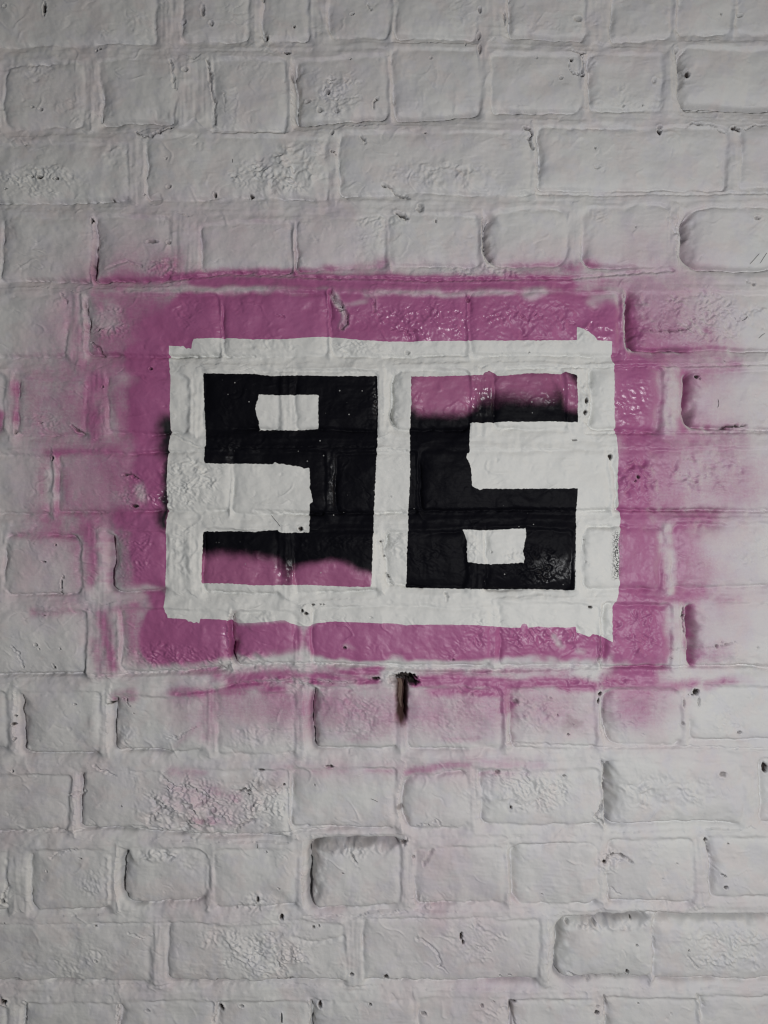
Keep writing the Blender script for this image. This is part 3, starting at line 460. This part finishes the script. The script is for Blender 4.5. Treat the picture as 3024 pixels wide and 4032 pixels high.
# raised arrises and lee sides that the spray passed over
MISSED = [([(420,1146),(700,1148),(900,1146),(1040,1140)],5,11,.75),([(1060,1150),(1200,1160)],3,8,.5),([(1440,1156),(1700,1160),(1900,1160),(2030,1156)],4,9,.9),([(2080,1168),(2140,1150)],12,18,.85),([(1310,1160),(1342,1205),(1366,1240),(1350,1288)],9,9,1.0),([(1330,1206),(1440,1188)],4,9,.8),([(1474,1180),(1476,1220)],5,8,.5),
 ([(2340,1180),(2420,1160)],14,24,.7),([(2632,1470),(2644,1560),(2622,1690)],15,24,.95),([(2618,2080),(2632,2200),(2640,2320)],16,14,.95),([(398,2090),(404,2200),(400,2330)],17,13,.95),([(332,1170),(340,1300),(340,1390)],12,14,.9),([(372,1250),(420,1270),(430,1220)],22,28,.7),([(468,2430),(468,2520),(478,2630)],12,14,.9),([(205,1880),(205,1970)],14,20,.9),([(640,1500),(0,0)],1,1,0),
 ([(380,2352),(470,2358),(560,2344)],16,34,.8),([(560,2312),(660,2322)],5,9,.6),([(430,2110),(432,2230),(440,2330)],6,9,.7),([(880,2616),(1100,2612),(1250,2610)],10,20,.85),([(1020,2580),(1110,2592),(1200,2560)],6,20,.8),([(1250,2606),(1500,2616),(1640,2634)],5,9,.8),([(1640,2630),(1900,2618),(2050,2600),(2360,2612)],11,14,.95),([(1180,2640),(1300,2650),(1500,2668)],4,8,.7),([(1260,2684),(1400,2688)],4,8,.9),([(1540,2660),(1560,2700)],14,16,.8),([(850,2690),(884,2684)],12,14,.9),([(2660,2400),(2672,2500),(2660,2610)],18,14,1.0),
 ([(2396,2640),(2470,2622)],6,14,.6),([(1620,2650),(2000,2660),(2200,2650)],3,8,.6),([(380,1560),(440,1660)],8,24,.5),([(420,1690),(440,1710)],10,30,.7),([(550,1930),(560,1960)],14,14,.9),([(470,1480),(520,1490)],10,24,.6),([(2010,1650),(2012,1652)],1,2,0),([(2180,2500),(2200,2520)],9,8,.8),([(2200,2536),(2220,2540)],7,7,.8),([(2280,2560),(2300,2566)],7,8,.7),([(1336,2596),(1370,2604)],6,8,.8),([(1350,2540),(1390,2550)],4,6,.7),([(1540,2590),(1580,2600)],8,9,.7)]
Dn = np.zeros(X.shape, np.float32); Wd = np.zeros(X.shape, np.float32)
for pts, c, f, a in STROKES:
    Dn = np.maximum(Dn, a * stroke(pts, c * .92, f * (1.25 if a > .85 else 1.45)))
    if a > .6:
        Wd = np.maximum(Wd, a * stroke(pts, c, f * 2.2 + 190))
broken = np.clip(.85 + .6 * fbm(X, Y, 46, 101, 2, sy=24), .15, 1)
MISS = np.ones(X.shape, np.float32)
for pts, c, f, a in MISSED:
    if a > 0:
        MISS *= 1 - .72 * a * np.clip(1.25 * stroke(pts, c * .8, f * 1.9) ** 1.4 * broken, 0, 1)
# the can was held over the panel: faces turned away from it stay white
def d_dx(A):
    return np.gradient(A, xs, axis=1)
def d_dy(A):
    return np.gradient(A, ys, axis=0)
def blur(A, n):
    for _ in range(n):
        A = (np.roll(A, 1, 0) + np.roll(A, -1, 0) + 2 * A) / 4
        A = (np.roll(A, 1, 1) + np.roll(A, -1, 1) + 2 * A) / 4
    return A
Hs = blur(H, 3)
hx_, hy_ = d_dx(Hs), d_dy(Hs)
tox, toy = 1540 - X, 1900 - Y
tl = np.sqrt(tox ** 2 + toy ** 2) + 260
face = np.clip(-(hx_ * tox + hy_ * toy) / tl, -1.0, .8)     # > 0: turned towards the can
grain = .8 * pnoise(X / 10, Y / 7, 81) + .7 * fbm(X, Y, 52, 82, 2, .6, sy=8) + .5 * fbm(X, Y, 9, 88, 1, sy=60) + .8 * fbm(X, Y, 70, 83, 2)
edge_amt = np.clip((1.05 - Dn) / .5, 0, 1)
Dn = blur(Dn * MISS, 5) * (1 - .13 * sstep(2300, 2500, X))
cov = Dn * (1 + .95 * np.clip(face, -.9, .4) * (.45 + .55 * edge_amt)) + .085 * grain * edge_amt * sstep(.08, .5, Dn)
PINK = sstep(.05, 1.0, cov) ** 1.1
HALO = np.zeros(X.shape, np.float32)            # the fine drift beyond the strokes
for pts, c, f, a in [([(500,1230),(430,1400),(420,2050)],60,400,.62),([(420,2080),(470,2300),(480,2500)],30,210,.40),([(2540,1280),(2600,1600),(2600,1950),(2620,2300)],50,470,.62),([(2700,1300),(2800,1880)],60,280,.34),
                     ([(760,2770),(1300,2790),(1950,2790),(2300,2770)],30,150,.36),([(1000,1230),(2300,1210)],60,260,.30),([(2520,2650),(2540,2760)],30,200,.40),([(720,3120),(920,3190)],30,140,.17),([(1100,3040),(2000,3030)],10,90,.22),([(1700,3300),(1900,3900)],60,260,.12),([(150,1900),(150,2300)],40,200,.20),([(600,900),(1300,950)],60,200,.12)]:
    HALO = np.maximum(HALO, a * stroke(pts, c, f) ** 1.5)
mist = HALO * (1 + .45 * fbm(X, Y, 150, 84, 2) + .12 * grain) + .05 * np.clip(fbm(X, Y, 420, 85, 2) + .25, 0, 1) + .07 * tt * np.clip(fbm(X, Y, 200, 86, 2) + .3, 0, 1)
mist = np.clip(mist * (.35 + .65 * MISS) * (1 + 1.1 * np.clip(face, -.8, .6)), 0, .6)
PINK = np.clip(1 - (1 - PINK) * (1 - mist), 0, 1)
# overspray of pink inside the digits
p9 = stroke([(800,2268),(960,2272),(1040,2284)],26,104); p9 = np.maximum(p9, stroke([(1180,2294),(1290,2266),(1330,2268),(1400,2300),(1440,2308)],16,76)); p9 = np.maximum(p9, .42 * stroke([(1000,2280),(1200,2296)],8,56))
p6 = stroke([(1690,1540),(1800,1540)],40,92); p6 = np.maximum(p6, .64 * stroke([(1840,1505),(2060,1505),(2160,1510)],22,104)); p6 = np.maximum(p6, .66 * stroke([(2210,1490),(2250,1540),(2255,1580)],16,60))
PIN = np.maximum(p9, p6) + (.03 * fbm(X, Y, 60, 91, 2) + .05 * np.clip(face, -.5, .5)) * (np.maximum(p9, p6) > .02)
PIN = sstep(.0, .95, PIN)
# black overspray beyond the panel's left edge, and a speckled smear at its right edge
sm = stroke([(668,1690),(668,1760)],22,66) ; sm = np.maximum(sm, .95 * stroke([(662,1760),(660,1850),(656,2000),(654,2075)],4,26)); sm = np.maximum(sm, .8 * stroke([(640,2030),(652,2075)],8,46))
SMUT = sstep(.10, 1.05, sm + (.08 * fbm(X, Y, 30, 93, 2) + .3 * np.clip(face, -.5, .5)) * sstep(0, .2, sm))
spk = np.exp(-((X - 2425) / 15) ** 2) * sstep(2080, 2110, Y) * sstep(2290, 2270, Y)

GLOSS = np.zeros(X.shape, np.float32)          # thick runs of spray that dried shiny
for (x, y, rx, ry, a) in [(1720,1265,330,100,1),(2340,1290,110,70,1),(1890,1560,66,100,1),(2190,1545,90,80,1),(2480,1560,90,140,.9),(900,2480,36,60,.9),(630,1980,60,80,.9),(372,1570,34,80,.9),(1140,2250,60,60,.9),(2150,2500,190,50,.5),(440,1620,20,80,.8),(860,1310,40,30,.8),(2200,2250,140,80,.8),(1300,1900,30,130,.7),(1480,1570,16,90,.8),(930,1790,130,40,.5)]:
    d = np.sqrt(((X - x) / rx) ** 2 + ((Y - y) / ry) ** 2) + .3 * pnoise(X / 60, Y / 60, 102)
    GLOSS = np.maximum(GLOSS, a * sstep(1.1, .5, d))
H += GLOSS * (.9 * pnoise(X / 13, Y / 13, 103) + 1.1 * pnoise(X / 26, Y / 21, 104))
H = np.clip(H, -110, 60).astype(np.float32)
# ------------------------------------------------------------------ materials
def nt(m):
    m.use_nodes = True
    t = m.node_tree; t.nodes.clear(); return t
def node(t, kind, **kw):
    n = t.nodes.new(kind)
    for k, v in kw.items():
        setattr(n, k, v)
    return n
def setin(t, sock, v):
    if hasattr(v, 'is_linked'):
        t.links.new(v, sock)
    else:
        sock.default_value = v
def math_n(t, op, a, b=0.0, clamp=False):
    n = node(t, 'ShaderNodeMath', operation=op, use_clamp=clamp)
    setin(t, n.inputs[0], a); setin(t, n.inputs[1], b)
    return n.outputs[0]
def ramp01(t, v, a, b):
    n = node(t, 'ShaderNodeMapRange', interpolation_type='SMOOTHSTEP')
    setin(t, n.inputs['Value'], v)
    n.inputs['From Min'].default_value = a; n.inputs['From Max'].default_value = b
    return n.outputs['Result']
def mix(t, f, a, b):
    n = node(t, 'ShaderNodeMix', data_type='RGBA')
    setin(t, n.inputs['Factor'], f); setin(t, n.inputs['A'], a); setin(t, n.inputs['B'], b)
    return n.outputs['Result']
def mixf(t, f, a, b):
    n = node(t, 'ShaderNodeMix', data_type='FLOAT')
    setin(t, n.inputs['Factor'], f); setin(t, n.inputs['A'], a); setin(t, n.inputs['B'], b)
    return n.outputs['Result']
def attr(t, name):
    return node(t, 'ShaderNodeAttribute', attribute_name=name).outputs['Fac']
def noise(t, pos, scale, detail=2.0, rough=.5):
    n = node(t, 'ShaderNodeTexNoise')
    t.links.new(pos, n.inputs['Vector'])
    n.inputs['Scale'].default_value = scale; n.inputs['Detail'].default_value = detail; n.inputs['Roughness'].default_value = rough
    return n.outputs['Fac']

WHITE = (0.70, 0.705, 0.69, 1); PINKC = (0.425, 0.132, 0.292, 1); BLACK = (0.0055, 0.0055, 0.008, 1)
def painted_masonry():
    m = bpy.data.materials.new('painted_masonry'); t = nt(m)
    out = node(t, 'ShaderNodeOutputMaterial'); bs = node(t, 'ShaderNodeBsdfPrincipled')
    pos = node(t, 'ShaderNodeNewGeometry').outputs['Position']
    n_f = noise(t, pos, 900, 2); n_m = noise(t, pos, 260, 3); n_l = attr(t, 'mottle'); n_s = noise(t, pos, 800, 1)
    # coat of white, slightly uneven
    c = mix(t, ramp01(t, n_l, .35, .7), WHITE, (0.675, 0.675, 0.67, 1))
    c = mix(t, attr(t, 'warm_tint'), c, (0.70, 0.655, 0.645, 1))
    c = mix(t, attr(t, 'cool_tint'), c, (0.655, 0.655, 0.685, 1))
    jig = math_n(t, 'MULTIPLY', math_n(t, 'SUBTRACT', n_m, .5), 5.0)
    panel = ramp01(t, math_n(t, 'ADD', attr(t, 'sd_panel'), jig), 1.3, -1.3)
    # a fresh, clean white behind the stencil; mist of pink on the rest
    pk = math_n(t, 'ADD', attr(t, 'pink'), math_n(t, 'MULTIPLY', math_n(t, 'SUBTRACT', n_f, .5), math_n(t, 'MULTIPLY', math_n(t, 'MULTIPLY', attr(t, 'pink'), math_n(t, 'SUBTRACT', 1.08, attr(t, 'pink'))), 1.3)))
    pk = math_n(t, 'MULTIPLY', pk, 1.0, True)
    pk = math_n(t, 'MULTIPLY', pk, math_n(t, 'SUBTRACT', 1.0, panel), True)
    c = mix(t, panel, c, (0.745, 0.75, 0.725, 1))
    c = mix(t, pk, c, mix(t, ramp01(t, n_l, .3, .75), PINKC, (0.395, 0.112, 0.262, 1)))
    # black stencil and the pink sprayed over it
    jig2 = math_n(t, 'MULTIPLY', math_n(t, 'SUBTRACT', n_m, .5), 8.0)
    blk = ramp01(t, math_n(t, 'ADD', attr(t, 'sd_black'), jig2), 1.6, -1.6)
    pin = ramp01(t, math_n(t, 'ADD', attr(t, 'pink_digit'), math_n(t, 'MULTIPLY', math_n(t, 'SUBTRACT', n_f, .5), .22)), .05, .95)
    ink = mix(t, pin, BLACK, (0.39, 0.125, 0.255, 1))
    # white flecks where drops missed
    vor = node(t, 'ShaderNodeTexVoronoi'); t.links.new(pos, vor.inputs['Vector']); vor.inputs['Scale'].default_value = 75.0
    big = noise(t, pos, 9, 2)
    fleck = math_n(t, 'MULTIPLY', ramp01(t, vor.outputs['Distance'], .085, .050), ramp01(t, big, .46, .54))
    ink = mix(t, math_n(t, 'MULTIPLY', fleck, .55), ink, (0.5, 0.5, 0.49, 1))
    c = mix(t, blk, c, ink)
    # stray black
    sp = math_n(t, 'MULTIPLY', attr(t, 'speckle'), ramp01(t, n_s, .46, .56))
    smut = math_n(t, 'MULTIPLY', attr(t, 'smut'), math_n(t, 'SUBTRACT', 1.0, panel), True)
    c = mix(t, math_n(t, 'MAXIMUM', sp, smut), c, (0.014, 0.016, 0.018, 1))
    c = mix(t, attr(t, 'stain_shade'), c, (0.065, 0.030, 0.026, 1))
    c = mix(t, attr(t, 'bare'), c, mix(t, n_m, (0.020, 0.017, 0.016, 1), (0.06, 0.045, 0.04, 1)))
    t.links.new(c, bs.inputs['Base Color'])
    bare = attr(t, 'bare')
    gls = attr(t, 'gloss')
    ro = mixf(t, pk, .62, mixf(t, gls, .44, .26))
    ro = mixf(t, blk, ro, mixf(t, pin, mixf(t, gls, .5, .30), mixf(t, gls, .42, .2)))
    ro = mixf(t, math_n(t, 'MAXIMUM', bare, attr(t, 'stain_shade')), ro, .9)
    ro = math_n(t, 'ADD', ro, math_n(t, 'MULTIPLY', math_n(t, 'SUBTRACT', n_m, .5), .12))
    t.links.new(ro, bs.inputs['Roughness'])
    t.links.new(mixf(t, blk, .42, mixf(t, pin, mixf(t, gls, .045, .22), .45)), bs.inputs['Specular IOR Level'])
    bp = node(t, 'ShaderNodeBump'); bp.inputs['Distance'].default_value = 0.0004
    bp.inputs['Strength'].default_value = .5
    hsum = math_n(t, 'ADD', math_n(t, 'MULTIPLY', n_f, .5), n_m)
    t.links.new(hsum, bp.inputs['Height']); t.links.new(bp.outputs[0], bs.inputs['Normal'])
    t.links.new(bs.outputs[0], out.inputs[0])
    return m
def simple(name, col, rough, col2=None, scale=40):
    m = bpy.data.materials.new(name); t = nt(m)
    out = node(t, 'ShaderNodeOutputMaterial'); bs = node(t, 'ShaderNodeBsdfPrincipled')
    pos = node(t, 'ShaderNodeNewGeometry').outputs['Position']
    n = noise(t, pos, scale, 4)
    t.links.new(mix(t, n, col, col2 or col), bs.inputs['Base Color'])
    bs.inputs['Roughness'].default_value = rough
    bp = node(t, 'ShaderNodeBump'); bp.inputs['Distance'].default_value = .001; bp.inputs['Strength'].default_value = .5
    t.links.new(noise(t, pos, scale * 6, 3), bp.inputs['Height']); t.links.new(bp.outputs[0], bs.inputs['Normal'])
    t.links.new(bs.outputs[0], out.inputs[0])
    return m
M_WALL = painted_masonry()
M_RUST = simple('rusted_iron', (0.20, 0.135, 0.11, 1), .85, (0.11, 0.07, 0.055, 1), 420)
M_HAIR = simple('dark_bristle', (0.012, 0.011, 0.010, 1), .6, (0.03, 0.025, 0.02, 1), 100)
M_SLAB = simple('concrete_paving', (0.20, 0.195, 0.185, 1), .9, (0.27, 0.26, 0.25, 1), 18)
M_EARTH = simple('asphalt', (0.045, 0.045, 0.047, 1), .95, (0.06, 0.06, 0.06, 1), 30)

# ------------------------------------------------------------------ meshes: the relief cut into bricks and mortar
col = scene.collection
PXm = ((X - CX) * S).astype(np.float32); PZm = (ZC - (Y - CY) * S).astype(np.float32); PYm = (-H * S).astype(np.float32)
nrm = np.stack([hx_ * 0, hx_ * 0, hx_ * 0], -1).astype(np.float32)
gxh, gyh = d_dx(H), d_dy(H)
nrm[..., 0] = -gxh; nrm[..., 1] = -1.0; nrm[..., 2] = gyh
nrm /= np.linalg.norm(nrm, axis=-1, keepdims=True)
recess = np.clip(H - blur(H, 14), -10, 6)      # the stencil lifted off the hollows, so the edge bleeds there
sd_black = sd_black + .38 * recess + .9 * pnoise(X / 9, Y / 9, 116)
sd_panel = sd_panel - .30 * recess
ATTR = {'sd_panel': sd_panel, 'sd_black': sd_black, 'pink': PINK, 'pink_digit': PIN, 'smut': SMUT, 'speckle': spk, 'stain_shade': STAIN_SHADE, 'bare': DIRT, 'gloss': GLOSS, 'mottle': .5 + .22 * fbm(X, Y, 200, 111, 3),
        'warm_tint': .55 * sstep(.0, .55, fbm(X, Y, 150, 112, 4, .6)), 'cool_tint': .55 * sstep(.05, .6, fbm(X, Y, 110, 113, 4, .6))}
flatA = {k: v.astype(np.float32).ravel() for k, v in ATTR.items()}
pos = np.stack([PXm, PYm, PZm], -1).reshape(-1, 3); nflat = nrm.reshape(-1, 3)
# face labels: brick index, or -1 for mortar
cen = SD + 0
Lf = np.where(SD < 0, ID, -1)
lab = Lf[:-1, :-1]
ii = np.arange(NYg * NXg, dtype=np.int64).reshape(NYg, NXg)
quads = np.stack([ii[:-1, :-1], ii[1:, :-1], ii[1:, 1:], ii[:-1, 1:]], -1)      # facing the camera (-y)
def build(name, q, parent, skirt_y=None, origin=None):
    """q: (n,4) quads of the relief; skirt_y closes the piece backwards to that depth"""
    used, inv = np.unique(q, return_inverse=True)
    f = inv.reshape(-1, 4)
    v = pos[used]; nn = nflat[used]; n0 = len(v)
    o = np.array(origin if origin is not None else (0, 0, 0), np.float32)
    allv, alln, src = [v], [nn], [used]
    faces_q = [f]; tri = None
    if skirt_y is not None:
        e = np.concatenate([f[:, [0, 1]], f[:, [1, 2]], f[:, [2, 3]], f[:, [3, 0]]])
        key = np.sort(e, 1); code = key[:, 0].astype(np.int64) * n0 + key[:, 1]
        u, first, cnt = np.unique(code, return_index=True, return_counts=True)
        be = e[first[cnt == 1]]
        bu, binv = np.unique(be, return_inverse=True); binv = binv.reshape(-1, 2)
        k = len(bu)
        vt = v[bu].copy(); vb = v[bu].copy(); vb[:, 1] = skirt_y
        ctr = vb.mean(0, keepdims=True)
        side = vt - ctr; side[:, 1] = 0; side /= np.linalg.norm(side, axis=1, keepdims=True) + 1e-9
        allv += [vt, vb, vb, ctr]; alln += [side, side, np.tile([[0, 1, 0]], (k + 1, 1)).astype(np.float32)]
        src += [used[bu], used[bu], used[bu], used[:1]]
        a, b = binv[:, 0], binv[:, 1]
        faces_q.append(np.stack([b + n0, a + n0, a + n0 + k, b + n0 + k], -1))
        tri = np.stack([b + n0 + 2 * k, a + n0 + 2 * k, np.full(len(a), n0 + 3 * k)], -1)
    V_ = np.concatenate(allv) - o; N_ = np.concatenate(alln); SRC = np.concatenate(src)
    Q = np.concatenate(faces_q)
    me = bpy.data.meshes.new(name)
    nt_ = 0 if tri is None else len(tri)
    loops = Q.ravel() if tri is None else np.concatenate([Q.ravel(), tri.ravel()])
    me.vertices.add(len(V_)); me.vertices.foreach_set('co', V_.astype(np.float32).ravel())
    me.loops.add(len(loops)); me.loops.foreach_set('vertex_index', loops.astype(np.int32))
    me.polygons.add(len(Q) + nt_)
    ls = np.arange(len(Q)) * 4
    if nt_:
        ls = np.concatenate([ls, len(Q) * 4 + np.arange(nt_) * 3])
    me.polygons.foreach_set('loop_start', ls.astype(np.int32))
    me.update(calc_edges=True)
    me.polygons.foreach_set('use_smooth', np.ones(len(Q) + nt_, bool))
    for k, a in flatA.items():
        at = me.attributes.new(k, 'FLOAT', 'POINT'); at.data.foreach_set('value', a[SRC])
    at = me.attributes.new('custom_normal', 'FLOAT_VECTOR', 'POINT'); at.data.foreach_set('vector', N_.astype(np.float32).ravel())
    me.materials.append(M_WALL)
    ob = bpy.data.objects.new(name, me); col.objects.link(ob)
    if parent is not None:
        ob.parent = parent
        o = o - np.array(parent.location, np.float32)
    ob.location = tuple(float(c) for c in o)
    return ob

wall = bpy.data.objects.new('brick_wall', None); col.objects.link(wall)
wall.location = (0, 0, 0)
wall['label'] = 'white painted brick wall with black stencilled number 96 framed in pink spray paint'
wall['category'] = 'wall'
wall['kind'] = 'thing'
build('mortar', quads[lab == -1], wall, None, (0, 0, ZC))
outer = []
order = np.argsort(lab.ravel(), kind='stable'); sl_ = lab.ravel()[order]
starts = np.searchsorted(sl_, np.arange(nb)); ends = np.searchsorted(sl_, np.arange(nb), side='right')
qf = quads.reshape(-1, 4)
BRICK_LABEL = {(1220, 3320): 'brick with a dark open left edge and a chipped, stained and shaded top', (318, 3040): 'brick with a deeply crumbled lumpy face',
               (2520, 0): '', (1234, 2700): 'brick beside the brown gash where a fixing was pulled out'}
for i in range(nb):
    q = qf[order[starts[i]:ends[i]]]
    if len(q) == 0:
        continue
    x0, x1, t, b, o_ = BR[i]
    t = t if not isinstance(t, tuple) else sum(t) / 2
    b = b if not isinstance(b, tuple) else sum(b) / 2
    if x1 < -4 or x0 > 3028 or b < -4 or t > 4036:
        outer.append(q); continue
    ctr = (((x0 + x1) / 2 - CX) * S, 0.0, ZC - ((t + b) / 2 - CY) * S)
    ob = build('brick', q, wall, 0.10, ctr)
    for (bx, by), lb in BRICK_LABEL.items():
        tt0 = BR[i][2][0] if isinstance(BR[i][2], tuple) else BR[i][2]
        if lb and abs(x0 - bx) < 1 and abs(tt0 - by) < 1:
            ob['label'] = lb
ob = build('outer_bricks', np.concatenate(outer), wall, None, (0, 0, ZC)); ob['kind'] = 'stuff'

def box(name, lo, hi, mat, parent=None):
    x0, y0, z0 = lo; x1, y1, z1 = hi
    v = [(x0,y0,z0),(x1,y0,z0),(x1,y1,z0),(x0,y1,z0),(x0,y0,z1),(x1,y0,z1),(x1,y1,z1),(x0,y1,z1)]
    f = [(0,3,2,1),(4,5,6,7),(0,1,5,4),(1,2,6,5),(2,3,7,6),(3,0,4,7)]
    me = bpy.data.meshes.new(name); me.from_pydata(v, [], f); me.materials.append(mat)
    ob = bpy.data.objects.new(name, me); col.objects.link(ob)
    if parent is not None:
        ob.parent = parent
    return ob
WX0, WX1, WZ1 = (X_LO - CX) * S, (X_HI - CX) * S, ZC - (Y_LO - CY) * S
M_CORE = simple('white_masonry_paint', (0.70, 0.70, 0.69, 1), .65, (0.64, 0.64, 0.63, 1), 12)
box('wall_core', (WX0 + .002, 0.045, 0.0), (WX1 - .002, 0.215, WZ1 - .002), M_CORE, wall)
# closed ends and top of the relief skin
box('wall_end', (WX0 - .002, -0.004, 0.0), (WX0 + .001, 0.215, WZ1), M_CORE, wall)
box('wall_end', (WX1 - .001, -0.004, 0.0), (WX1 + .002, 0.215, WZ1), M_CORE, wall)
box('coping', (WX0 - .03, -0.03, WZ1 + .001), (WX1 + .03, 0.245, WZ1 + .06), M_SLAB, wall)

# ------------------------------------------------------------------ small things caught in the wall
def P3(x, y, lift=0.0):
    i = int(np.clip(np.searchsorted(xs, x), 0, NXg - 1)); j = int(np.clip(np.searchsorted(ys, y), 0, NYg - 1))
    return np.array([(x - CX) * S, -(H[j, i] + lift) * S, ZC - (y - CY) * S])
def tube(name, pts, rad, mat, parent, sides=6):
    pts = [np.array(p, float) for p in pts]; v, f = [], []
    for k, p in enumerate(pts):
        d = pts[min(k + 1, len(pts) - 1)] - pts[max(k - 1, 0)]; d /= np.linalg.norm(d) + 1e-12
        a = np.cross(d, (0, 1, 0)); a /= np.linalg.norm(a) + 1e-12; b = np.cross(d, a)
        r = rad if not isinstance(rad, (list, tuple)) else rad[k]
        for s in range(sides):
            an = 2 * math.pi * s / sides
            v.append(tuple(p + r * (a * math.cos(an) + b * math.sin(an))))
    for k in range(len(pts) - 1):
        for s in range(sides):
            f.append((k * sides + s, k * sides + (s + 1) % sides, (k + 1) * sides + (s + 1) % sides, (k + 1) * sides + s))
    f.append(tuple(range(sides))[::-1]); f.append(tuple((len(pts) - 1) * sides + s for s in range(sides)))
    me = bpy.data.meshes.new(name); me.from_pydata(v, [], f); me.materials.append(mat)
    me.polygons.foreach_set('use_smooth', np.ones(len(f), bool))
    ob = bpy.data.objects.new(name, me); col.objects.link(ob); ob.parent = parent
    return ob
HAIRS = [[(2893,1250),(2902,1262),(2918,1265),(2933,1258),(2939,1249)],[(2829,1572),(2833,1585),(2832,1598),(2828,1603)],[(2988,1000),(2975,1016),(2955,1038)],[(3016,998),(3008,1012),(2996,1034)],
         [(1067,2030),(1078,2042),(1092,2058),(1104,2073)],[(917,628),(916,642)],[(2990,1330),(3003,1318),(3012,1312)],[(1460,3145),(1478,3152),(1488,3158)],[(1012,3324),(1014,3340)]]
for h in HAIRS:
    tube('bristle', [P3(x, y, 1.4) for x, y in h], 0.8 * S, M_HAIR, wall)
# flat rusted strip left in the gash: bent head, tapering shank
def strip():
    prof = [(2676, 9, 12), (2686, 11, 9), (2698, 12, 8), (2722, 9.5, 9), (2760, 9, 12), (2790, 8, 20), (2806, 5, 34)]
    v, f = [], []
    for (y, hw, back) in prof:
        for (dx, dz) in ((-hw, 0), (-hw * .4, 2.2), (hw * .5, 1.6), (hw, 0), (hw, -5), (-hw, -5)):
            v.append(((1573 + dx + 1.6 * math.sin(y / 13) - CX) * S, (14 + back - dz) * S + 0.0, ZC - (y - CY) * S))
    n = 6
    for k in range(len(prof) - 1):
        for s in range(n):
            f.append((k * n + s, (k + 1) * n + s, (k + 1) * n + (s + 1) % n, k * n + (s + 1) % n))
    f.append(tuple(range(n))); f.append(tuple((len(prof) - 1) * n + s for s in range(n))[::-1])
    me = bpy.data.meshes.new('fixing_strip'); me.from_pydata(v, [], f); me.materials.append(M_RUST)
    ob = bpy.data.objects.new('fixing_strip', me); col.objects.link(ob); ob.parent = wall
    ob['label'] = 'rusty metal fixing strip left in the gash'
strip()

# ------------------------------------------------------------------ the ground in front of the wall
p = box('pavement', (-30, -2.4, -0.12), (30, -0.001, 0.0), M_SLAB); p['kind'] = 'structure'
g = box('ground', (-200, -200, -0.5), (200, 200, -0.124), M_EARTH); g['kind'] = 'structure'
